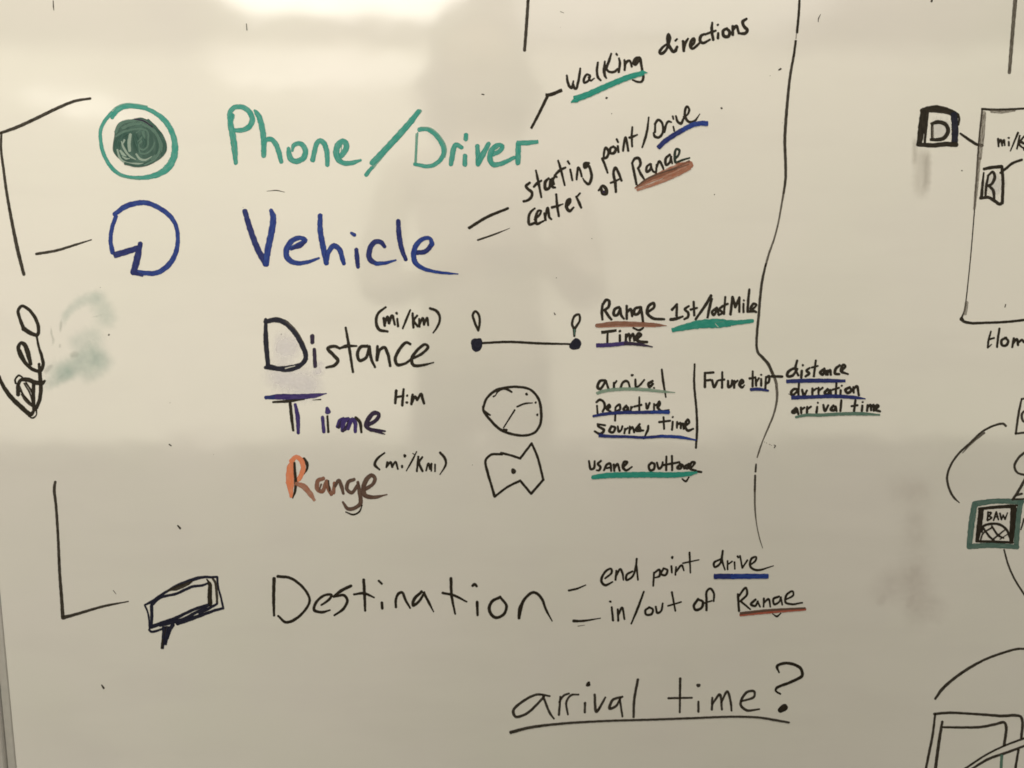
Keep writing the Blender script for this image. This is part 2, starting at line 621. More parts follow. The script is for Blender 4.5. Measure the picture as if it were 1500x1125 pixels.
# ---- left bracket and the word Geo
LB = (0, 0, 4)
mark('bracket_line', 'upper black bracket line left of the green ring', LB, 'soft', 16, """
530,577,12 440,592,15 340,632,17 220,690,18 100,745,18 2,780,15
8,780,12 6,870,13 22,1000,14 38,1120,15 70,1300,17 105,1470,20 140,1608,17
""")
mark('connector_line', 'short black dash pointing at the blue pie emblem', (0, 280, 4), 'soft', 14, "212,368,14 330,348,14 430,318,12 535,285,7")
mark('bracket_line', 'lower black bracket line ending at the signpost sketch', FULL, 'soft', 4, """
81,706,3.6 79.5,716,4 82,740,3.6 85,785,3.6 87.5,840,4 90,873,4.5 92,903,5
92,905,5 114,899,3.8 152,888,3.2 188,881,1.8
""")
GZ = (0, 430, 5.625)
word('black word Geo written sideways up the left edge', GZ, 'black', 26, """
195,288,30 165,210,24 150,140,24 180,103,22 235,130,24 295,210,26 318,290,26 308,340,26 260,330,32 195,290,36
303,355,16 320,440,18 345,520,24 355,590,26 330,638,26 270,625,26 200,560,28 160,490,30 152,440,28 175,405,24 205,425,34 230,490,38 252,580,28
165,470,22 200,540,16 235,600,12 290,625,12
322,582,20 330,680,30 337,780,30 325,880,28 300,940,28
368,720,18 350,738,28 300,735,34 220,708,34 170,715,26 148,760,26 150,832,30
130,740,14 125,710,14 155,675,14 185,690,12
278,740,28 275,830,28 280,960,26
282,960,20 255,995,34 170,930,36 80,840,34 15,740,28 -8,680,22
@soft 180,830,16 220,890,18 290,940,18
165,800,10 215,860,12 275,930,14
215,735,12 262,810,14 285,900,12
@soft 200,740,12 250,830,12 270,920,10
@soft 150,740,14 190,830,14 240,900,10
300,960,12 300,1000,10 270,1025,12 235,1010,10
""")

# ---- the two round emblems
CZ = (130, 140, 8.0357)
ring = mark('circle_emblem', 'green marker ring around a scribbled dark green disc', CZ, 'green', 50, """
275,262,40 305,205,58 380,145,55 470,125,50 560,130,48 680,155,44 790,210,48 890,290,60 960,390,60 1005,510,62 1015,620,72 1000,730,75 930,850,82 830,920,66 720,955,54 600,968,44 480,960,36 370,930,38 280,860,44 210,760,40 160,640,42 140,520,38 138,420,38 165,340,38 215,265,40 270,205,40
@mint 350,930,14 450,968,14 600,985,14
@mint 240,210,14 330,130,14 430,95,14 560,100,12 690,125,12
""")
mark('scribbled_disc', 'scribbled dark green ink disc inside the green ring', CZ, 'pine', 40, """
f 300,480 310,400 345,330 400,295 480,285 560,265 620,258 700,290 780,350 850,440 900,520 920,590 905,670 850,740 770,790 680,830 580,842 490,830 420,790 330,720 285,650 285,570
@moss 320,430,34 360,350,40 440,305,38 540,300,36
@moss 520,290,26 640,300,34 760,370,34 850,480,30 880,600,26
@moss 640,340,36 740,390,36 810,480,32 840,580,28 820,680,26 740,750,24
@moss 400,380,34 500,340,36 620,330,30
@pine 330,640,60 350,530,70 420,450,50 500,425,30
@pine 540,460,40 560,540,50 590,640,40
@moss 320,480,24 400,430,26 520,400,24 620,390,20 690,420,18 700,520,18 690,600,20 640,640,20 595,610,18 590,570,14
@moss 590,600,16 610,680,20 680,680,20 750,620,20 775,550,16
@moss 640,430,34 650,500,34 600,560,24
@pine 620,480,30 660,560,34 640,600,26
@ice 490,460,31 475,560,37 482,650,29
@ice 385,540,12 415,620,23 480,710,20 550,750,12
@ice 420,525,20 405,560,15
@ice 338,640,18 370,740,20 440,790,20 560,805,23 640,800,12
@ice 560,690,18 610,750,23 680,755,18 740,720,12
@ice 372,650,20 405,690,31 440,712,12
@ice 400,720,15 440,742,18 480,742,10
@moss 580,540,14 620,500,24 630,480,10
@moss 560,440,12 620,400,16 660,410,12
@pine 700,290,26 790,380,30 870,500,40 900,620,40 868,700,30
@moss 780,420,14 850,540,16 860,660,14
@pine 430,800,26 580,828,26 760,780,26
@moss 660,815,18 780,750,20 840,670,16
@moss 560,760,12 660,780,14 780,700,12
@plum 540,275,14 650,300,16 750,370,14
""", parent=ring, lift=.0001)
mark('pie_emblem', 'blue marker circle with a wedge cut out at lower left', (0, 280, 4), 'blue', 28, """
672,135,24 740,88,30 840,67,28 900,82,26 990,140,26 1030,200,22 1042,280,22 1030,360,26 990,430,30 920,478,28 850,480,26 800,472,22
680,148,22 658,210,22 648,290,22 660,360,26
@navy b 668,376,34 740,355,34 825,328,30
@navy 822,308,26 805,390,38 790,450,36 782,474,34
@navy 790,480,22 834,494,14
""")

# ---- headings
PZ = (320, 140, 6)
phone = word('green handwritten word Phone beside the ringed disc', PZ, 'green', 44, """
122,175,42 105,230,48 122,330,52 140,450,52 152,592,34
100,200,44 105,140,42 140,105,40 190,98,40 245,118,42 285,165,44 298,215,46 272,272,46 215,302,40 145,306,34
318,132,20 335,150,38 362,200,46 385,290,48 398,400,46 398,530,42
398,420,30 425,388,38 465,385,40 505,430,42 535,510,42 552,583,34
616,465,30 622,520,46 640,562,46 685,578,44 745,550,48 765,500,46 745,440,42 700,420,38 660,440,34 650,485,18
828,565,40 845,490,40 865,420,40 895,395,42 930,425,44 952,490,42 958,610,36
1075,530,46 1110,490,48 1125,430,48 1090,400,44 1050,440,54 1035,510,50 1060,570,44 1110,595,40 1180,590,38 1250,567,20
@mint 1082,440,10 1078,490,8
@mint 118,380,8 140,480,8 148,560,6
""")
IV = (530, 140, 5.5556)
word('green slash and handwritten word Driver', IV, 'green', 36, """
@mint 475,125,26 330,310,26 200,450,26 85,590,24
462,125,32 400,210,46 310,310,46 200,430,46 85,548,44
80,588,26 35,645,32
@mint 455,300,9 448,400,9 440,555,9
@mint 440,310,7 436,420,7 430,550,7
@mint w14 452,310,14 445,430,14 440,540,14
468,278,34 520,272,30 590,310,32 650,390,34 668,460,36 640,522,34 590,562,32 540,576,30 430,558,26
@mint 480,258,10 560,268,12 640,340,14 684,430,14 675,500,12
725,560,34 735,500,40 748,430,40 765,400,36 812,422,32
838,562,36 840,490,34
848,320,32 846,355,36
940,412,34 945,490,36 945,560,36
945,560,36 985,480,42 1032,392,34
1068,478,34 1130,445,34 1145,410,28 1110,402,34 1060,440,40 1042,510,42 1068,560,40 1130,555,36 1240,505,28
@mint 1085,440,8 1110,425,8
1270,548,40 1272,470,42 1274,392,40
b 1262,385,34 1340,385,38 1435,375,28
""")
VZ = (340, 290, 4.2857)
word('large blue handwritten word Vehicle', VZ, 'blue', 30, """
@navy 80,82,30 115,200,34 165,330,36 212,413,36
212,413,36 225,320,38 250,200,38 258,120,36 245,78,24
370,316,26 430,290,32 460,265,26 425,250,26 375,270,32 340,330,34 350,380,34 400,408,28 470,403,22 545,378,13
@navy 375,318,14 430,300,24 455,280,14
553,110,28 553,200,32 572,310,34 592,408,30
592,405,26 605,340,28 640,300,32 675,325,30 692,380,28 702,412,24
@navy 780,325,24 785,380,28 790,433,22
748,220,16 768,232,22
@navy 958,306,22 930,275,28 890,280,30 862,330,32 865,385,32 905,412,26
905,412,26 960,408,20 1028,390,10
@navy 1043,145,26 1048,230,30 1065,320,28 1090,386,22
@navy 1165,343,28 1215,335,28 1255,290,28
1255,290,28 1245,257,22 1210,252,24 1160,290,30 1140,350,32 1150,405,30 1195,440,24 1270,462,18 1350,472,15 1418,477,7
""")

# ---- notes right of the headings
mark('connector_line', 'long black stroke hanging from the top edge of the board', (600, 0, 5), 'soft', 20, "869,-10,20 855,200,21 842,368,20")
WZ = (760, 60, 7.5)
mark('connector_line', 'bent black line leading to the word Walking', WZ, 'black', 28, """
b 135,962,25 220,800,28 315,605,30
b 295,592,30 340,592,36 474,540,34
""")
walk = word('black word Walking slanting up over a green stroke', WZ, 'black', 26, """
527,380,20 535,440,26 555,498,28 580,518,24
580,518,24 592,475,22 600,440,16
600,480,22 610,520,26 628,524,26 650,460,26 665,380,26 675,302,20
782,378,20 745,370,24 715,420,26 720,458,26 760,440,22 785,390,20
768,400,22 788,435,22 830,410,14
868,237,22 858,330,26 870,400,26 900,433,20
945,225,18 937,320,32 945,380,28 962,408,16
1015,140,20 990,220,28 955,310,28
955,300,24 990,338,24 1050,338,26 1085,310,24
1100,190,20 1110,240,26 1098,340,24
1072,142,22 1080,153,20
1160,210,22 1165,260,26 1162,320,22
1165,265,22 1190,225,26 1215,215,24 1230,240,24 1240,282,20
1325,180,24 1285,195,34 1262,240,34 1280,262,24 1310,215,40 1330,185,26 1342,240,26 1355,320,26 1368,400,26 1350,445,24 1310,450,22 1250,428,16
""")
underline(walk, 'green stroke under the word Walking', WZ, 'teal', 60, """
b 612,640,66 760,588,62 900,525,60 1050,460,58 1200,400,58 1370,350,50
578,672,16 612,655,40 640,660,30
1360,345,44 1412,349,6
""")
word('black word directions slanting near the top of the board', (950, 10, 6), 'black', 22, """
165,325,16 120,360,22 97,400,24 112,412,26 150,385,22 178,320,22 187,270,24 174,238,20 166,290,24 182,345,26 222,395,26 252,352,20
250,350,18 240,388,22
236,298,16 250,284,16
303,302,22 310,388,22
308,375,22 325,315,24 348,280,16
376,345,20 402,310,22 400,278,22 376,300,26 368,345,26 384,368,22 420,345,20 448,318,18
490,240,20 462,255,24 452,295,26 478,318,22 540,288,16
560,140,18 555,200,24 568,290,22
498,242,18 545,225,20 590,210,18
612,232,20 610,275,22
606,160,16 612,156,14
690,190,22 655,212,24 662,255,28 700,262,26 712,220,26 688,192,22
740,170,22 740,245,22
740,205,20 772,168,24 790,218,20
862,105,20 828,130,26 838,170,26 868,205,26 850,232,26 790,232,18
""")
SZ = (750, 190, 7.03)
word('black word starting, slanting, first of two stacked notes', SZ, 'black', 26, """
182,546,24 145,580,28 165,612,28 205,645,28 200,690,28 165,725,26 120,738,24
246,420,18 270,530,26 302,695,20
225,588,22 260,550,28 302,525,20
378,500,22 342,540,30 348,612,32 382,600,28 398,515,26
398,520,26 420,590,28 445,595,18
415,500,20 432,560,22
425,510,20 445,478,28 462,488,16
475,318,18 500,400,24 543,572,18
440,470,20 490,420,28 550,390,20
600,410,20 622,522,20
575,325,20 592,352,18
665,512,20 672,440,22 682,388,22 702,420,22 718,480,18
790,345,28 750,350,32 750,390,32 785,370,26 812,430,26 818,500,28 788,560,26 752,535,22 730,500,14
@black 765,368,44
""")
word('black word center beginning the lower slanted note', SZ, 'black', 26, """
235,810,18 190,850,24 170,920,26 182,975,28 235,960,24
232,925,18 280,880,22 300,835,18 272,835,22 245,900,28 255,968,28 325,940,18
335,862,22 345,930,26
340,915,18 368,805,26 385,900,24 405,922,20
455,665,20 465,780,26 482,890,22
412,800,24 470,785,24 525,765,14
565,790,22 600,740,24 598,712,22 572,730,28 560,790,32 590,838,30 635,800,18
662,690,20 690,750,28 712,802,22
668,690,18 700,655,18
""")
word('black word of before the brown underlined Range', SZ, 'black', 26, """
892,625,18 935,580,30 970,612,34 968,655,38 935,655,36 918,605,26
@plum 945,640,24
1070,640,24 1062,540,28 1045,445,26 1065,390,26 1095,440,26 1128,525,22
1015,547,20 1060,532,22 1120,500,16
""")
DZ = (870, 140, 7.5)
word('black word point with a slash after it', DZ, 'black', 26, """
90,692,24 120,760,26 150,848,20
95,690,26 140,680,28 160,612,26 130,572,26 112,620,24 108,675,20
215,560,22 180,580,26 182,632,28 220,630,30 240,585,28 212,560,24
262,555,22 270,620,24
250,480,22 266,512,20
320,608,22 330,530,24 348,458,24 365,530,24 377,605,24
422,345,18 415,450,24 420,560,20
390,462,24 430,450,26 475,430,16
602,240,16 585,380,24 560,480,26 530,570,16
""")
drive = word('black word Drive above a curved blue stroke', DZ, 'black', 26, """
675,305,18 670,400,24
655,410,18 668,448,28 710,460,28 748,425,24 760,360,22 745,295,24 705,266,26 670,315,24
775,405,18 788,335,22 815,285,24 850,292,16
775,400,20 792,330,20
872,340,16 882,388,18
866,228,20 874,258,16
900,225,20 920,285,26 955,308,28 982,255,22
985,235,18 1030,205,20 1046,150,22 1022,118,22 1000,170,26 1008,250,28 1050,290,26 1105,278,22 1163,202,10
""")
underline(drive, 'curved blue stroke under the word Drive', DZ, 'blue', 50, """
@navy b 706,575,46 770,510,50 870,440,50 980,375,50
b 970,380,48 1080,325,50 1170,305,50 1250,308,52
""")
rng = word('black word Range over a wide smeared brown stroke', DZ, 'black', 26, """
420,742,24 445,860,28 468,975,24
420,742,22 450,692,28 492,690,32 512,750,28 485,800,24
485,800,24 520,870,28 550,915,22
620,750,22 582,780,24 580,840,26 620,810,26 628,752,20
622,760,20 650,830,22 675,848,18
690,760,20 682,850,22
684,800,20 720,722,26 750,770,24 765,812,18
832,650,24 790,690,28 792,762,26 832,735,24 848,670,22
846,680,22 860,745,18
@bottle 885,700,22 930,650,22 938,600,24 905,588,24 888,650,26 900,735,26 960,712,22 1050,685,16
""")
underline(rng, 'wide smeared brown stroke under the upper Range', DZ, 'rust', 60, """
@rust 455,1015,18 560,958,46 700,890,70 850,830,90 950,790,100 1050,760,80
@umber 465,1003,14 560,935,22 700,872,24 850,815,18
@brown 480,1000,16 600,925,26 750,865,32 900,805,26
@umber 460,1005,10 600,905,16 750,845,14 950,770,10 1045,718,16
@brown b 920,775,12 1000,742,16 1052,730,14
@rust 480,1035,26 700,958,36 900,870,46 1045,800,40
@umber 820,830,6 940,790,8 1045,755,6
""")
mark('dash_mark', 'pair of slanted black dashes right of the word Vehicle', (660, 130, 3.75), 'black', 14, """
103,764,15 200,705,15 315,657,13
@soft 150,831,9 240,800,8 325,766,3
""")

# ---- Distance, Time, Range rows
NZ = (370, 440, 5)
word('large word Distance with blue black capital D', NZ, 'black', 21, """
@ink 96,140,22 98,300,34 114,482,30
@ink 92,158,28 170,142,36 240,165,36 310,235,36 360,320,36 390,415,32 362,465,30 290,488,30 200,500,32 95,492,24
@ink 115,478,24 240,508,32 340,488,22 400,430,14
@grey 240,152,6 320,220,8 375,310,7
@white 240,498,8 310,480,6
@plum 437,262,28 438,308,28
@plum 452,358,24 458,483,26
640,352,16 600,336,22 550,352,22 590,398,24 625,442,24 600,475,22 540,492,16
682,200,15 705,330,20 735,525,16
640,350,16 690,335,24 762,334,12
840,335,22 790,342,22 768,400,22 785,440,22 830,420,20 855,335,18
855,338,20 870,430,20 897,490,15
915,335,18 910,438,20
912,438,18 930,365,20 965,345,22 990,390,22 1008,480,18
1155,320,16 1125,308,20 1075,360,22 1045,430,22 1060,470,22 1110,465,18 1165,430,16
1160,430,18 1240,390,18 1285,340,20 1265,322,18 1210,360,20 1165,430,22 1180,475,22 1240,475,18 1325,455,10
""")
word('small black note mi/Km in brackets above Distance', NZ, 'black', 17, """
975,50,14 920,95,18 905,150,20 925,212,22 988,228,16
960,130,18 968,185,18
968,175,16 988,120,20 1000,168,18 ; 1000,165,16 1022,112,20 1042,178,14
1060,135,14 1065,190,16
1054,92,16 1057,98,14
1155,70,12 1130,130,16 1100,205,12
1172,95,16 1178,200,16
1205,112,14 1180,148,18 1210,190,16
1220,135,14 1222,192,16
1222,180,14 1246,130,18 1256,178,16 ; 1256,175,14 1278,128,16 1286,182,14
1300,58,16 1350,80,20 1372,130,16 1355,190,15 1322,238,10
""")
TZ = (370, 560, 5)
word('word Time in mixed purple and black ink', TZ, 'black', 20, """
@navy 98,112,24 200,106,38 270,105,38
@purple 180,106,36 330,106,38 450,98,32 540,82,8
150,145,14 260,138,20 380,125,8
440,130,4 500,126,10
275,150,20 285,250,22 298,352,16
@purple 312,162,20 330,250,30 335,370,22
@purple 512,255,22 522,362,24
548,248,14 555,364,16
@purple 546,190,22 552,215,38
@purple 622,325,22 640,285,32 665,268,26
@plum 630,330,20 660,290,30 690,275,28
@purple 660,352,28 668,285,36 700,270,30
@plum 660,358,18 690,330,26 710,290,30
@purple 700,340,22 730,270,28 750,292,28 752,362,22
755,258,18 785,290,22 797,365,16
@plum 848,312,26 910,272,26 925,232,24 888,225,30 842,280,32 832,320,28 862,345,26 920,352,20 970,358,12
@plum 860,345,18 930,366,18 968,380,8
""")
word('small black note H:m above Time', TZ, 'black', 18, """
1052,62,20 1045,152,18
1106,50,16 1096,170,18
1045,110,14 1105,100,16
1132,98,16 ; 1130,148,18
1172,90,18 1163,160,18
1165,152,16 1190,105,20 1205,128,18 ; 1205,130,16 1235,85,18 1245,120,20 1256,155,16
""")
RZ = (400, 650, 5.5556)
word('word Range with orange capital and brown letters', RZ, 'brown', 28, """
@black 250,122,24 275,158,24 276,205,16 252,245,10
@orange 160,135,30 143,200,58 138,300,62 148,428,26
@orange 150,140,36 190,108,32 225,130,36 245,180,36 240,225,36 215,280,34 190,305,26
@black 174,155,16 178,230,20 185,320,22 178,390,18 160,442,10
@rust 190,325,28 245,345,44 300,405,40 335,458,22
410,282,28 365,302,32 362,370,34 400,388,30 430,320,30
435,302,26 450,360,32 475,412,28
@umber 392,330,14 375,380,8
@black 452,300,10 460,385,10
500,320,24 492,400,26
@umber 505,345,22 535,298,26 558,350,28 572,405,20
@umber 660,290,24 612,312,28 602,370,28 640,398,26 690,335,24
@umber 690,312,22 705,400,30 712,480,32 680,515,28 612,530,28 568,475,16
@black 592,555,10 650,576,12 700,555,12 725,500,10
@umber 745,372,28 810,330,26 830,282,28 800,256,30 755,300,36 735,370,34 750,420,36 820,435,28 927,413,10
""")
word('small black note mi/Km in brackets above brown Range', RZ, 'black', 17, """
907,75,12 850,120,18 828,170,22 866,210,14
930,150,16 922,192,14
928,182,14 956,150,18 970,190,16 ; 970,185,14 996,148,16 1016,206,14
1050,180,18 1050,192,16
1072,98,24
1168,65,10 1130,140,14 1085,220,10
1135,78,6 1152,88,8
1182,105,16 1170,225,14
1215,108,14 1188,152,18 1216,222,18
1245,218,12 1265,160,16 1277,205,14 ; 1277,205,12 1290,158,12 1287,220,12
1318,168,12 1318,225,12
1360,72,18 1400,122,20 1405,170,16 1358,250,8
""")
IZ = (670, 440, 3.75)
mark('distance_sketch', 'black line between two heavy dots', IZ, 'black', 12, """
130,235,11 280,228,12 450,236,12 620,240,9
@ink 105,245,62 ; 112,238,52
@ink 648,242,58 ; 655,238,48
""")
mark('pin_sketch', 'small black drop shaped pin above the left dot', IZ, 'black', 12, "115,166,12 95,120,13 85,78,12 98,60,12 118,80,12 122,130,12 115,162,12")
mark('pin_sketch', 'small black drop shaped pin above the right dot', IZ, 'black', 12, """
642,196,11 642,160,16 630,130,12 645,85,12 668,78,12 672,110,11 645,155,13
@sage 644,188,6 643,162,8
""")
mark('clock_sketch', 'black hand drawn clock face with two hands', IZ, 'black', 12, """
142,590,12 160,540,12 210,495,14 260,480,12 330,475,12 400,490,12 445,540,13 460,610,14 455,680,13 425,725,12 370,742,12 290,732,13 230,705,14 175,650,13 145,610,12 141,584,11
210,520,6 225,498,10 250,485,12 272,488,12 298,503,10
198,528,8 210,522,6
150,612,14 180,630,8
258,715,20 270,712,12
253,700,7 315,602,8
328,584,8 370,567,9 412,563,6
380,515,14 ; 430,561,11 ; 439,628,12
""")
mark('area_sketch', 'black jagged outline with a dot at its centre', IZ, 'black', 12, """
204,1076,14 185,1010,12 166,945,14 155,880,12 185,848,12 245,845,12
240,838,12 290,850,11 345,868,12 | 408,785,11 | 440,860,12 472,985,12 | 405,1062,12 | 345,990,12 | 275,1025,11 205,1078,11
308,938,26
""")

# ---- notes in the middle right
QZ = (860, 420, 5)
o = word('black word Range over a thin brown stroke', QZ, 'black', 18, """
115,125,16 108,180,20 112,240,16
110,140,16 140,97,20 162,105,20 155,150,20 125,172,16
130,172,18 155,212,20 178,240,16
235,150,18 202,165,20 197,208,20 220,208,18 242,160,16
242,160,18 252,212,18 270,235,14
290,140,16 290,235,18
290,190,16 318,165,20 330,215,16
390,150,18 352,160,20 342,198,22 370,200,20 396,155,16
394,150,18 405,220,18 413,285,14
412,300,12 382,318,16 338,302,12
450,182,16 490,150,18 487,120,20 452,140,20 440,190,22 480,230,20 565,238,16
""")
underline(o, 'thin brown stroke under the middle Range', QZ, 'brown', 26, """
72,284,24 200,270,32 350,272,30 500,280,26 580,285,6
@rust 80,296,8 300,290,8 500,292,8
""")
o = word('black word Time over a purple stroke', QZ, 'black', 18, """
b 105,335,22 215,320,18
150,335,14 148,408,16
240,355,18 240,396,16
240,325,18
285,350,16 283,398,16
285,375,14 306,345,18 314,395,14 ; 314,380,14 336,345,18 345,395,14
362,385,16 395,352,18 378,342,20 358,380,24 385,402,22 440,405,18
""")
underline(o, 'purple stroke under the small Time', QZ, 'purple', 26, "b 68,430,28 180,425,28 300,412,26\n@plum 280,414,24 380,422,22 478,440,9")
o = word('black note 1st/lastMile over a broad green stroke', QZ, 'black', 18, """
622,168,18 658,128,16 | 655,212,18
612,240,22 650,235,22 700,218,14
745,142,14 715,165,18 740,190,18 738,222,18 712,238,14
780,110,16 785,210,16
758,168,16 805,155,14
908,65,20 870,130,20 795,238,16
912,90,18 895,160,20 882,225,16
950,155,18 915,185,18 928,208,18 955,165,16 962,202,16
995,140,16 970,165,18 990,190,16 965,208,14
1012,75,14 1002,200,16
985,145,14 1030,125,14
1065,75,18 1050,202,18
1068,82,18 1085,150,18 | 1115,78,16 | 1115,185,16
1145,125,14 1145,185,16
1148,100,14
1188,20,16 1180,100,18 1175,182,18 | 1215,180,16
1208,170,14 1240,132,14 1218,125,18 1200,165,20 1238,185,16
""")
underline(o, 'broad green stroke under 1st/lastMile', QZ, 'teal', 50, """
b 622,318,28 720,295,44 820,275,58 950,268,64 1050,268,44
1030,266,40 1120,260,30 1210,250,26
@white 938,270,3 960,295,4
@pale 935,262,2 1000,255,2
""")
AZ = (850, 520, 5.922)
o = word('black word arrival over a pale green stroke', AZ, 'black', 20, """
215,220,20 172,225,22 150,280,24 172,295,22 220,228,18
222,225,18 245,295,18
292,240,18 292,288,18
293,255,18 315,225,14
350,285,18 368,240,20 395,225,20 415,235,18 430,280,16
478,212,18 480,280,18
450,175,22
490,280,16 520,258,16 555,215,14
628,225,20 592,250,24 600,278,22 630,250,18
640,285,16
707,125,16 718,220,20 742,365,12
""")
underline(o, 'pale worn green stroke under arrival', AZ, 'pale', 24, "150,330,24 220,310,26 380,295,26 560,300,26 700,315,22 820,325,8")
o = word('black word Departure over a blue stroke', AZ, 'black', 18, """
145,440,14 150,505,16
140,410,18 170,388,20 205,410,20 212,450,20 195,490,18
232,468,16 258,450,20 250,430,18 230,465,22 262,490,16
305,455,16 302,570,16
308,450,16 340,430,20 345,470,20 315,485,14
400,440,20 375,470,22 400,485,18 412,450,16 420,485,14
440,450,16 438,490,16
440,465,14 455,450,14
512,365,14 512,480,16
470,447,18 530,432,18
570,420,16 580,465,20 602,415,16
640,425,16 640,478,16
642,440,16 668,428,18
668,458,18 690,430,18 685,402,20 672,450,22 700,485,20 770,476,12
""")
underline(o, 'blue stroke under Departure', AZ, 'navy', 26, "115,530,20 210,512,26 350,500,26 500,498,26 640,495,28\n@blue 620,496,26 765,494,28\n@blue 720,505,10 768,510,8")
o = word('black word Journey over a blue stroke', AZ, 'black', 18, """
150,600,16 215,610,16
165,603,18 152,615,18 205,650,22 175,685,22 125,662,16
270,620,20 252,660,22 285,670,20 302,630,20 268,618,18
325,618,16 335,665,20 355,650,16 365,618,16
388,640,16 382,680,16
388,655,14 412,632,14
430,620,16 425,678,16
430,650,16 452,625,18 467,670,16
515,600,18 485,650,28 520,655,26 548,655,14
515,625,20 520,650,22
590,615,18 585,650,20 550,725,12
""")
word('black word time right of the word Journey', AZ, 'black', 18, """
722,540,16 727,642,16
685,582,18 780,570,16
802,578,16 796,648,18
802,538,16
840,580,16 838,632,16
842,605,16 868,590,20 872,635,18 ; 872,610,16 890,592,16 897,640,18
912,615,16 945,585,18 932,560,20 908,610,22 932,655,22 980,640,16
""")
underline(o, 'blue stroke under Journey time', AZ, 'navy', 24, "b 162,697,30 250,705,24 400,708,22 550,715,22 720,703,24\n@blue 700,704,24 860,712,26 1000,737,12")
mark('divider_line', 'straight upright black line beside the trip notes', AZ, 'black', 17, "992,80,14 988,250,18 1008,480,18 1013,650,20 1003,806,16")
o = word('black word usage over a broad green stroke', AZ, 'black', 18, """
75,920,16 92,990,20 118,982,20 125,920,16
180,918,16 152,945,20 175,970,20 162,1000,18 140,1000,12
205,1000,16 232,950,20 258,940,20 268,1005,16
230,982,16 258,975,16
290,950,18 295,1005,18
292,990,16 322,945,20 342,1005,16
375,970,16 408,930,20 385,925,20 368,970,22 398,1000,20 448,970,12
""")
word('black word outtage right of the word usage', AZ, 'black', 18, """
622,932,18 595,960,20 605,1000,20 638,990,20 642,945,20 612,935,16
665,935,16 682,985,20 705,970,18 715,930,16
747,880,16 745,1000,18
795,875,16 797,1000,18
720,955,18 860,930,18
870,945,20 842,980,22 870,985,18 885,950,16 902,985,16
942,945,20 908,970,22 930,985,20 945,950,18
965,978,14 992,932,20 968,930,20 952,985,20 1000,1002,18
1000,1008,18 1050,1015,18
942,1060,12 915,1095,16 885,1075,12
""")
underline(o, 'broad green stroke under usage outtage', AZ, 'teal', 42, "110,1060,34 230,1045,44 400,1040,46 600,1038,46 800,1040,44 940,1030,38 1008,1020,16")
FZ = (1010, 510, 5)
o = word('black word Future between the upright line and the word trip', FZ, 'black', 18, """
113,180,16 113,285,18
115,182,16 175,178,16
112,238,16 155,232,16
165,235,16 180,285,18 205,240,16
240,175,14 238,290,16
215,235,14 255,230,14
282,240,16 287,285,20 305,275,18 312,235,14
328,240,16 327,290,16
330,258,14 352,238,14
368,268,14 395,248,16 382,232,18 366,268,20 385,288,18 402,270,10
""")
o = word('black word trip over a short blue stroke', FZ, 'black', 18, """
463,170,14 462,280,16
440,222,16 482,215,16
485,225,14 488,275,16
488,250,14 508,220,14
525,225,14 525,275,16
525,195,14
560,210,14 555,300,16
562,215,14 582,205,18 580,248,16 560,260,14
""")
underline(o, 'short blue stroke under trip', FZ, 'navy', 22, "452,302,22 510,300,22 575,311,14")
mark('dash_mark', 'short black dash crossing the wavy line', FZ, 'black', 19, "602,206,18 680,208,17", lift=.00012)
o = word('black word distance over a blue stroke, right of the wavy line', FZ, 'black', 18, """
790,152,14 762,150,18 722,175,20 717,205,20 752,202,18 785,160,16
788,92,16 776,150,18 797,200,14
822,165,18 818,215,18
830,125,16
880,145,14 857,165,18 877,185,18 850,207,16
925,90,14 910,207,16
895,142,14 940,130,12
988,150,18 957,180,20 975,195,18 992,160,16 1000,195,14
1010,165,16 1012,195,16
1012,180,14 1030,160,18 1035,195,16
1100,125,16 1072,150,20 1065,185,20 1097,190,16
1110,168,16 1142,132,16 1125,122,18 1112,168,22 1160,190,12
""")
underline(o, 'blue stroke under distance', FZ, 'navy', 26, "b 710,243,26 850,238,28 1000,238,28 1140,240,20")
o = word('black word durration over a blue stroke', FZ, 'black', 18, """
795,302,16 765,300,18 745,322,20 752,345,18 775,330,16 797,305,16
802,250,14 797,340,16
825,305,16 837,345,18 860,310,14
900,295,16 900,345,16
902,315,14 930,295,14
945,290,16 945,345,14
948,312,14 975,290,14
1012,300,18 990,328,20 1012,340,18 1030,305,16 1037,340,14
1076,255,14 1070,345,16
1045,305,14 1095,290,14
1107,308,16 1105,345,14
1115,275,14
1165,290,18 1142,305,20 1157,328,20 1185,310,18 1172,285,16
1200,285,16 1202,325,14
1202,300,14 1225,278,18 1240,345,16
""")
underline(o, 'blue stroke under durration', FZ, 'navy', 24, "b 747,362,28 880,358,24 1050,352,26 1200,360,24 1288,371,10")
o = word('black word arrival over a grey green stroke, right of the wavy line', FZ, 'black', 17, """
780,438,16 752,470,22 775,470,18 785,440,16 797,482,16
816,435,16 818,475,16
818,452,14 842,435,14
862,430,16 860,475,16
862,448,14 890,428,14
935,430,16 930,472,16
940,400,14
980,415,16 992,460,18 1016,418,14
1055,420,18 1035,450,22 1060,455,18 1070,425,14 1077,460,14
1112,382,16 1105,460,16
""")
word('black word time at the end of the grey green stroke', FZ, 'black', 17, """
1215,382,16 1205,460,16
1187,425,14 1230,418,14
1266,420,16 1262,460,16
1268,395,14
1305,418,16 1300,460,16
1305,435,14 1325,415,16 1330,455,16 ; 1330,435,14 1348,415,16 1350,458,16
1362,445,14 1385,425,16 1372,415,16 1362,450,20 1395,463,16
""")
underline(o, 'grey green stroke under the small arrival time', FZ, 'sage', 20, "780,505,16 850,490,20 950,490,22 1100,482,22 1250,480,24 1390,488,12")

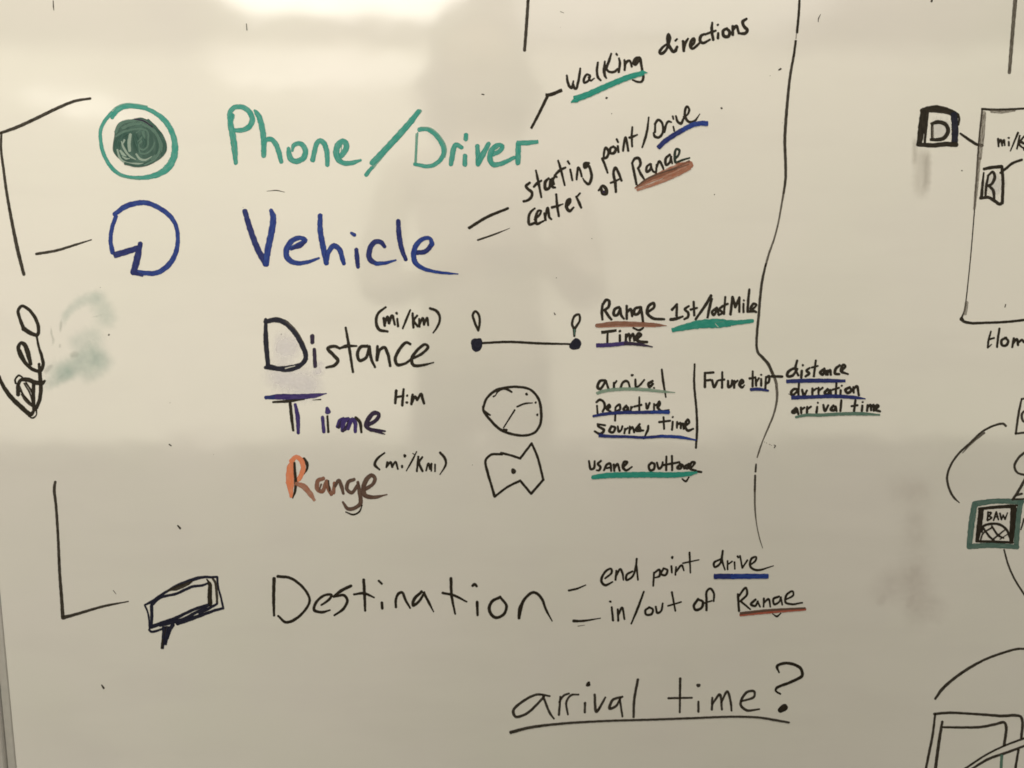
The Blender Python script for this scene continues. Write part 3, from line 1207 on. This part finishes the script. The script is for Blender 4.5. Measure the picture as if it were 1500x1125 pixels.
# ---- wavy divider
LZ = (1060, 0, 3.75)
mark('divider_line', 'long wavy black line running down the board', LZ, 'soft', 12, """
@black 417,-10,11 413,70,12 403,178,12
@grey 400,185,6 397,212,6
@black 396,225,11 385,310,12
@soft 386,300,12 365,420,13 352,540,14 342,660,15 336,770,15 340,900,14 340,980,13 330,1060,11
@thin 331,1050,11 318,1125,9 300,1225,8 278,1310,8 250,1390,10 230,1460,11
@soft 232,1450,10 212,1540,13 200,1640,13 192,1740,13 184,1820,13 181,1900,12 188,1935,13 215,1965,15 245,2000,16 268,2050,15
@thin 266,2044,14 285,2090,14 293,2150,13 292,2200,11 275,2275,9 245,2350,8 215,2420,7 196,2475,8 184,2512,7
@soft 178,2550,8 175,2590,10
@soft 173,2612,10 171,2700,10
@thin 171,2690,9 172,2790,8 182,2885,6 198,2960,6 214,3010,4
@grey 224,2428,5 ; 236,2433,5 ; 250,2440,4 256,2443,4 ; 263,2446,5
@soft 276,2444,3 284,2448,6 278,2459,5
""")

# ---- Destination row
EZ = (200, 830, 8.653)
mark('signpost_sketch', 'heavy black sketch of a tilted sign on a short post', EZ, 'ink', 34, """
105,485,22 200,440,34 300,370,34 400,305,28 520,240,40 650,190,44 760,150,40 860,132,30 950,134,28 1022,130,24
1022,132,26 1036,260,20 1070,390,22 1098,520,24
1100,528,28 1000,552,32 900,588,34 780,630,42 660,672,48 520,720,46
@soft 405,302,22 520,268,54 640,222,40 700,190,20
190,490,34 290,400,30 380,370,30 500,345,30 620,290,32 720,250,32 820,240,28 905,212,24
@black 890,160,16 905,180,20 930,230,46 928,350,52 932,480,54
@soft 965,150,22 998,200,28 1015,320,30 1022,460,26
1022,470,24 980,495,28 900,540,32 800,585,36
905,490,40 760,530,34 620,592,34 480,660,42 340,708,42 180,768,44
880,520,22 740,588,36 600,662,36 450,705,42 300,742,40
105,490,20 140,570,20 160,680,20 168,780,26
190,500,38 194,600,38 190,755,30
160,800,24 190,825,28 260,812,26 335,785,24
b 350,760,46 345,880,44 325,1040,38
b 400,760,56 378,880,48 365,990,38
460,740,44 420,800,50 395,905,30
@black 330,930,18 320,1030,18
@soft 380,760,8 350,870,8
""")
word('tall thin black word Destination', (380, 820, 3.261), 'black', 12, """
70,90,15 68,180,14 70,266,10
88,79,13 150,88,12 215,140,11 240,195,11 210,250,11 160,290,13 125,298,12 90,268,9
296,216,8 330,192,11 345,168,11 310,170,11 270,205,12 262,240,13 300,250,12 337,240,7
438,124,13 390,148,14 355,176,11
358,176,9 405,170,12 420,195,12 400,235,12 358,265,8
498,95,13 502,160,13 505,243,10
452,165,9 500,160,12 548,180,7
585,205,13 587,232,11
570,100,9 585,115,9
652,226,11 652,190,11 664,162,12 682,156,12 697,190,11 720,230,8
775,152,12 738,190,14 735,218,13 765,195,11 788,155,9
785,157,11 810,205,11 832,248,6
915,88,13 918,170,12 935,258,8
875,158,10 930,170,11 990,200,7
1040,202,13 1042,264,10
1018,124,12 1028,116,12 1038,126,10
1150,178,12 1110,200,13 1098,240,14 1125,275,13 1165,262,12 1180,220,12 1150,178,10
1240,278,12 1242,235,12 1260,195,11
1242,272,9 1265,190,12 1310,155,12 1345,180,12 1370,240,10 1398,292,6
""")
KZ = (820, 790, 3.947)
mark('dash_mark', 'short black dash before the words end point', KZ, 'black', 10, "52,296,11 100,285,10 150,264,7")
mark('dash_mark', 'short black dash before the words in/out of', KZ, 'black', 12, "80,472,15 130,472,12 235,456,6\n@thin 105,502,5 145,496,3")
word('black word end after a dash', KZ, 'black', 11, """
262,226,9 300,192,12 296,170,11 265,185,12 240,240,14 262,265,14 305,246,8
327,182,11 322,235,11
324,215,9 350,172,12 362,195,12 368,235,8
420,185,10 387,205,12 385,235,12 420,215,11 438,165,11 445,112,11
443,150,11 452,235,9
""")
word('black word point between end and drive', KZ, 'black', 11, """
545,192,11 540,270,10
546,195,10 576,175,12 576,212,12 550,222,8
600,168,11 585,200,12 610,207,12 622,178,12 600,167,9
645,155,11 648,192,10
650,105,15
672,160,9 668,207,9
670,190,9 705,150,12 717,180,8
750,76,11 755,194,8
712,138,9 805,118,7
""")
o = word('black word drive over a straight blue bar', KZ, 'black', 11, """
930,115,10 892,135,12 895,160,12 925,142,11 942,70,10
942,66,11 938,120,12 955,176,8
970,125,9 970,175,9
972,145,8 996,128,8
1010,132,9 1012,172,8
1028,98,12 1032,104,10
1042,95,9 1055,165,9
1055,165,9 1085,120,9
1098,150,9 1132,122,10 1135,102,10 1108,112,12 1102,158,12 1140,178,12 1235,153,6
""")
underline(o, 'straight blue bar under drive', KZ, 'navy', 27, "b 892,214,28 1000,214,28\n@blue b 990,214,28 1205,213,26")
word('black words in/out with a slash between', KZ, 'black', 12, """
300,392,11 308,470,12
292,360,13
335,405,11 338,472,11
337,440,10 360,395,12 374,462,10
486,302,10 450,400,13 413,488,8
520,393,11 495,410,12 500,435,12 530,432,12 538,405,12 515,392,9
555,390,11 564,425,12 585,415,11 595,370,10
648,306,11 668,414,9
625,385,9 702,362,8
""")
word('black word of before the red underlined Range', KZ, 'black', 12, """
800,345,14 775,385,14 785,408,14 820,395,14 826,360,14 798,348,11
848,410,13 848,350,13 850,300,12 870,285,12 890,310,12 890,358,9
825,372,9 880,355,8
""")
o = word('black word Range over a thin red stroke, lower right', KZ, 'black', 13, """
1030,318,13 1036,415,12
1030,335,11 1075,280,12 1082,318,12 1045,357,11
1045,357,12 1102,405,8
1132,348,12 1105,375,14 1130,385,12 1145,358,10
1143,360,10 1158,390,8
1180,342,11 1178,390,9
1180,368,9 1207,345,12 1217,390,8
1268,330,12 1235,345,12 1240,375,12 1268,362,10 1278,335,9
1278,335,10 1286,378,8
1230,430,6 1255,445,10 1278,427,7
1303,350,8 1350,322,10 1345,300,10 1312,320,12 1305,363,12 1340,375,11 1402,366,8
""")
underline(o, 'thin red and black stroke under the lower Range', KZ, 'red', 14, """
1045,437,14 1200,420,18 1418,404,14
@umber b 1042,428,14 1200,410,12 1420,397,9
""")
XZ = (730, 950, 3.191)
o = word('thin black word arrival low on the board', XZ, 'soft', 11, """
240,222,8 180,215,10 110,250,11 70,290,12 80,318,12 130,305,11 200,240,10 215,222,8
210,225,10 240,300,10 260,328,7
290,225,9 283,310,10
285,250,8 305,220,9 330,210,8
325,308,8 318,250,9 340,218,9 375,215,7
405,255,10 404,298,9
420,168,19 ; 421,163,16
450,215,10 458,295,12 480,265,10 500,228,8
580,225,9 535,240,11 520,280,12 548,270,10 572,230,8
568,240,9 580,318,8
652,145,11 635,240,11 632,320,10
""")
word('thin black word time with a question mark', XZ, 'soft', 11, """
850,140,11 848,298,8
795,232,9 905,230,8
935,248,9 935,295,10
935,172,17
1000,230,9 998,285,10
1000,260,8 1035,215,11 1045,285,9 ; 1043,250,8 1070,200,10 1085,245,10 1090,290,8
1138,246,8 1195,225,10 1195,200,10 1160,205,11 1132,260,11 1160,288,11 1220,283,7
@black 1312,112,7 1303,82,12 1350,68,12 1410,90,13 1420,125,13 1370,155,12 1300,185,11 1297,198,9 1318,212,7
@black 1318,288,24 1338,274,30
""")
underline(o, 'long thin black stroke under the question', XZ, 'soft', 10, "58,391,14 150,368,12 300,350,10 500,338,9 700,332,9 900,325,9 1100,318,9 1220,322,9 1300,335,10 1358,345,8")

# ---- drawings at the right edge
BZ = (1320, 130, 6.25)
lb = mark('letter_box', 'heavy black box drawn around a letter D', BZ, 'black', 40, """
195,205,48 260,186,52 330,180,54 440,210,54 512,245,48
210,210,64 190,340,62 166,505,46
@soft 250,200,26 340,210,20 440,225,16
@ink 486,240,60 494,380,58 488,505,54
520,240,24 532,270,16 525,330,14
155,510,34 300,518,38 400,507,40 505,512,42
250,212,12 228,360,22 215,500,20
465,375,12 470,390,10
""")
mark('letter_mark', 'black letter D inside the box', BZ, 'black', 26, """
285,325,22 283,400,20 285,468,20
@grey 290,350,14 292,450,14
278,320,24 340,305,34 400,322,34 430,372,34 406,438,34 360,463,32 272,466,24
""", parent=lb)
mark('connector_line', 'black line from the boxed D to the screen outline', BZ, 'black', 24, "542,410,18 620,465,24 700,512,24 742,517,24")
mark('screen_outline', 'tall black phone screen outline cut off by the right edge', BZ, 'soft', 18, """
@black 740,185,18 850,192,20 1000,188,18 1140,180,16
@grey 830,205,30 920,212,26 1040,200,14
742,190,14 715,450,13 690,800,13 670,1125,11 620,1700,10 578,2030,12 555,2095,16
@grey 760,220,34 742,420,40 720,640,30
@grey 715,640,26 690,900,30 670,1100,20
@grey 600,1960,30 585,2060,30
@black 552,2108,34 575,2130,24 640,2145,22 780,2142,20 900,2138,20 1010,2130,20 1140,2115,20
""")
word('small black note mi/K inside the screen outline', BZ, 'black', 18, """
888,460,20 892,528,16
892,500,16 912,468,20 925,520,16 ; 925,500,16 942,468,18 948,518,14
985,485,16 986,520,16
985,450,18
1070,402,18 1000,570,12
1085,430,16 1060,550,14
1125,435,14 1080,505,18 1120,545,14
1090,480,26 1120,500,20
1125,560,14 1145,480,14
""")
lb = mark('letter_box', 'black box drawn around a letter B', BZ, 'black', 28, """
758,735,24 820,722,28 920,712,28
922,715,26 932,850,26 926,1045,26
756,768,14 745,880,22 735,1000,28
725,1002,24 800,995,26 860,1030,28 900,1055,28 928,1045,26
""")
mark('letter_mark', 'black letter B inside the smaller box', BZ, 'black', 22, """
798,795,18 778,900,22 772,985,20
795,795,18 840,762,22 857,805,26 832,868,24 795,890,18
800,885,22 842,930,26 852,1005,22
""", parent=lb)
mark('connector_line', 'short curved black line above the boxed B', BZ, 'black', 22, "908,770,18 960,730,22 1020,682,22 1105,650,20")
mark('connector_line', 'worn grey upright stroke near the upper right corner', FULL, 'thin', 5, "1487.5,-4,5.5 1483,50,5 1478.5,106,4.5")
HZ = (1360, 440, 5.625)
word('black word Home under the screen outline, cut by the photo edge', HZ, 'black', 18, """
515,255,12 495,330,16 488,388,14
585,232,16 573,310,18 565,385,16
500,322,14 540,310,14
488,390,14 520,362,8
640,308,18 602,330,20 608,370,20 640,370,20 657,335,20 630,307,16
703,312,18 690,385,16
698,355,16 728,318,20 738,368,18 ; 738,350,16 772,325,18 790,345,20 830,320,16
""")
mark('letter_box', 'small black box cut off by the right edge', HZ, 'soft', 17, """
768,812,14 745,920,18 720,1092,16
768,812,14 830,806,14
718,1098,16 830,1085,14
800,900,14 770,940,18 778,990,18 820,1010,14
""")
UZ = (1370, 600, 3.75)
mark('connector_line', 'open black arc left of the small box', UZ, 'soft', 10, """
388,90,10 374,78,12 330,85,10 260,120,10 190,185,11 130,240,10 85,305,10 65,370,11 75,430,11 100,480,11 132,511,6
@thin 270,128,9 205,178,10 150,238,5
""")
mark('figure_sketch', 'black looped figure cut off at the right edge', UZ, 'soft', 12, """
505,225,12 460,262,12 435,310,12 450,345,11 505,362,10
500,370,14 455,450,14 425,494,12
445,470,10 475,462,12
422,493,9 505,490,8
488,600,10 470,660,7
""")
sb = mark('emblem_box', 'dull green square frame around a black box', UZ, 'frame', 28, """
215,518,30 330,503,26 475,506,28
468,510,28 455,600,28 445,745,26
217,520,32 200,620,32 188,740,30
185,752,28 300,746,26 450,754,24
@white 232,540,5 220,640,4 205,735,4
""")
mark('emblem_picture', 'black box with letters BAW over a hatched dome', UZ, 'black', 20, """
252,552,28 242,640,28 230,718,20
240,545,14 330,536,16 420,530,18 450,526,8
430,545,32 424,640,28 418,722,22
225,723,12 330,726,13 425,730,12
290,563,9 286,608,9
288,565,8 306,566,9 296,584,8 ; 296,586,8 309,594,9 288,609,8
320,608,8 335,562,9 | 347,605,8
328,590,7 345,588,7
355,570,9 363,603,9 | 373,580,8 | 383,602,8 | 397,566,7
255,672,9 265,640,12 300,628,12 350,630,12 390,658,12 415,715,11
265,652,10 300,700,11 322,716,8
310,640,9 345,690,11 375,705,8
@soft 250,712,8 262,680,8 310,648,8
@soft 312,716,8 345,690,8 388,655,7
@soft 355,712,6 400,682,6
""", parent=sb)
mark('connector_line', 'black line falling from the green framed box', UZ, 'soft', 9, "378,770,8 400,850,9 435,930,9 490,1018,9")
YZ = (1340, 930, 5.77)
mark('connector_line', 'large black arc in the lower right corner', YZ, 'soft', 19, "173,540,18 230,460,24 330,370,22 460,280,22 600,205,18 750,150,18 860,120,17 940,117,16")
mark('screen_outline', 'double black outline with a diagonal band, lower right corner', YZ, 'soft', 20, """
165,668,20 290,658,20 450,665,18 600,675,20 740,685,22 850,680,22 895,692,20 910,735,22 900,870,20
172,672,16 150,850,19 120,1000,20 92,1140,18
232,735,20 205,900,24 173,1140,24
240,780,16 400,782,18 560,778,20 680,755,20 755,740,20 772,775,22 755,935,22
425,1130,16 600,1015,14 750,940,14 940,868,16
470,1140,16 620,1050,20 760,1000,20 870,960,18 940,932,16
@sage 735,1022,22 728,1140,22
876,972,18 848,1140,20
""")

# ---- stray specks of marker
SPECKS = """
78,1,1.2 78.2,9,1.6 79,15,.8
361,35,1.2 361.8,44,1.3
249,590,1
248,651,2 251,653,1.4
260.5,770,2 264,774,2.6
149,1003.5,2 152,1008,2.6
166,865,1 170,870,.7
147,421,1
159.5,490.5,2.4
391,280,.6 405,279,1.4 417,281.5,.7
706,138,1.6 709,138.5,1.6
888.5,143.5,3
896,166.5,1.4
1057,158.5,2.6
1141,102.5,2 1143.5,101,2.4
1128,111,1
821,40,.6
1366,-2,2 1364.5,2,2.6
1202,21,.8 1199,27,1.4 1198.5,32,1
821,17,.8 826,19,.6
1046.5,285,1.6
867,349.5,1.2
815,407,1.2
813,460.5,2 811.5,458,1
1409,250,2
1473,446,1.6 1472,450,1.4
1155,577,1 1160,579,.8
1146,180,.9
412,489.5,1.4
692,681,1
356,304,.8
313,666,.7
"""
for line in SPECKS.strip().splitlines():
    mark('ink_speck', None, FULL, 'soft', 1, line)

# ------------------------------------------------------------------ the photographer, who shows as a soft reflection in the board
def person_mesh(name, verts, edges, radii, root):
    me = bpy.data.meshes.new(name + '_cage')
    me.from_pydata([tuple(v) for v in verts], edges, [])
    tmp = bpy.data.objects.new(name + '_cage', me)
    COL.objects.link(tmp)
    tmp.modifiers.new('skin', 'SKIN').use_smooth_shade = True
    sk = me.skin_vertices[0].data
    for i, r in enumerate(radii):
        sk[i].radius = r if isinstance(r, tuple) else (r, r)
        sk[i].use_root = (i == root)
    s = tmp.modifiers.new('sub', 'SUBSURF')
    s.levels = s.render_levels = 2
    dg = bpy.context.evaluated_depsgraph_get()
    res = bpy.data.meshes.new_from_object(tmp.evaluated_get(dg))
    bpy.data.objects.remove(tmp)
    res.name = name
    return res

PX, PY = -.07, -1.10
V, E, R = [], [], []
def jt(x, y, z, r, parent=None):
    V.append(Vector((PX + x, PY + y, z)))
    R.append(r)
    if parent is not None:
        E.append((parent, len(V) - 1))
    return len(V) - 1
pelvis = jt(0, -.02, .93, (.155, .11))
waist = jt(0, -.01, 1.07, (.14, .10), pelvis)
chest = jt(0, 0, 1.27, (.165, .115), waist)
upper = jt(0, -.01, 1.39, (.12, .085), chest)
neck = jt(0, 0, 1.475, .056, upper)
jaw = jt(0, .02, 1.555, (.066, .078), neck)
face = jt(0, .02, 1.63, (.078, .095), jaw)
crown = jt(0, .0, 1.70, (.072, .085), face)
jt(0, -.005, 1.735, .045, crown)
nose = jt(0, .115, 1.625, .013, face)
jt(0, .128, 1.605, .012, nose)
for s in (-1, 1):
    jt(s * .088, .0, 1.63, (.012, .022), face)
    sh = jt(s * .185, -.01, 1.385, .062, upper)
    el = jt(s * .235, .10, 1.13, .046, sh)
    wr = jt(s * .12 + .06, .255, 1.175, .029, el)
    ha = jt(s * .095 + .068, .275, 1.19, (.034, .018), wr)
    for k, ln in enumerate((.020, .024, .022, .017)):
        z0 = 1.222 - .017 * k
        a = jt(s * .080 + .069, .291, z0, .0088, ha)
        b = jt(s * .066 + .070, .2935, z0 + .003, .008, a)
        jt(s * (.064 - ln) + .070, .291, z0 + .004, .007, b)
    th = jt(s * .085 + .069, .266, 1.213, .010, ha)
    jt(s * .058 + .070, .270, 1.222, .0085, th)
    hip = jt(s * .095, -.02, .88, .092, pelvis)
    kn = jt(s * .11, .0, .49, .060, hip)
    an = jt(s * .12, -.02, .09, .042, kn)
    toe = jt(s * .135, .10, .045, (.042, .03), an)
    jt(s * .14, .17, .036, (.036, .024), toe)
pm = person_mesh('person', V, E, R, pelvis)
m_skin = plain_material('skin', (.30, .18, .13), .5, 0, .08, 30)
m_shirt = plain_material('pale_cotton_shirt', (.80, .77, .70), .85, 0, .2, 90)
m_jean = plain_material('blue_denim', (.04, .06, .11), .85, 0, .2, 150)
m_shoe = plain_material('dark_leather_shoe', (.03, .025, .02), .5, 0, .2, 60)
for m in (m_skin, m_shirt, m_jean, m_shoe):
    pm.materials.append(m)
for f in pm.polygons:
    c = f.center
    lx, ly = c.x - PX, c.y - PY
    if c.z < .085:
        f.material_index = 3
    elif c.z < .97 and ly < .2:
        f.material_index = 2
    elif c.z < 1.455 and not (ly > .235):
        f.material_index = 1
    else:
        f.material_index = 0
    f.use_smooth = True
person = bpy.data.objects.new('person', pm)
COL.objects.link(person)
person['label'] = 'person in pale shirt and jeans holding a phone up before the whiteboard'
person['category'] = 'person'

bm = bmesh.new()
bmesh.ops.create_uvsphere(bm, u_segments=32, v_segments=20, radius=1.0)
for v in list(bm.verts):
    n = v.co.copy()
    wob = 1 + .03 * math.sin(9 * n.x + 4 * n.z) + .025 * math.sin(13 * n.y - 5 * n.x)
    v.co = Vector((PX + (n.x if n.z > -.2 else n.x * (1.25 + .25 * abs(n.z))) * .112 * wob, PY - .008 + n.y * .118 * wob, 1.662 + n.z * (.108 if n.z > 0 else .25) * wob))
bmesh.ops.delete(bm, geom=[v for v in bm.verts if v.co.z < 1.435 or (v.co.y > PY + .050 and v.co.z < 1.695)], context='VERTS')
for f in bm.faces:
    f.smooth = True
hair = link('hair', bm, [plain_material('dark_brown_hair', (.03, .02, .014), .6, 0, .3, 120)], person)
for s in (-1, 1):
    bm = bmesh.new()
    bmesh.ops.create_uvsphere(bm, u_segments=12, v_segments=8, radius=.0125)
    for v in bm.verts:
        v.co += Vector((PX + s * .033, PY + .094, 1.648))
    link('eye', bm, [plain_material('eye_white', (.7, .68, .65), .2, 0, .02, 20)], person)
bm = bmesh.new()
add_box(bm, PX - .022, PX + .022, PY + .100, PY + .106, 1.573, 1.582, .002)
link('mouth', bm, [plain_material('lips', (.38, .15, .12), .5, 0, .1, 40)], person)

phone_body = bpy.data.objects.new('phone', None)
COL.objects.link(phone_body)
phone_body['label'] = 'slim dark phone held in both hands facing the whiteboard'
phone_body['category'] = 'phone'
phone_body.location = (CAM.x, CAM.y - .0085, CAM.z)
phone_body.rotation_euler = (-PITCH, 0, 0)
bm = bmesh.new()
add_box(bm, -.069, .069, -.0035, .0035, -.0335, .0335, .003)
link('case', bm, [plain_material('dark_phone_shell', (.03, .03, .035), .3, .2, .05, 60)], phone_body)
bm = bmesh.new()
add_box(bm, -.06, .06, -.0042, -.0036, -.030, .030)
link('screen', bm, [plain_material('dark_screen_glass', (.01, .01, .012), .08, 0, .02, 20)], phone_body)
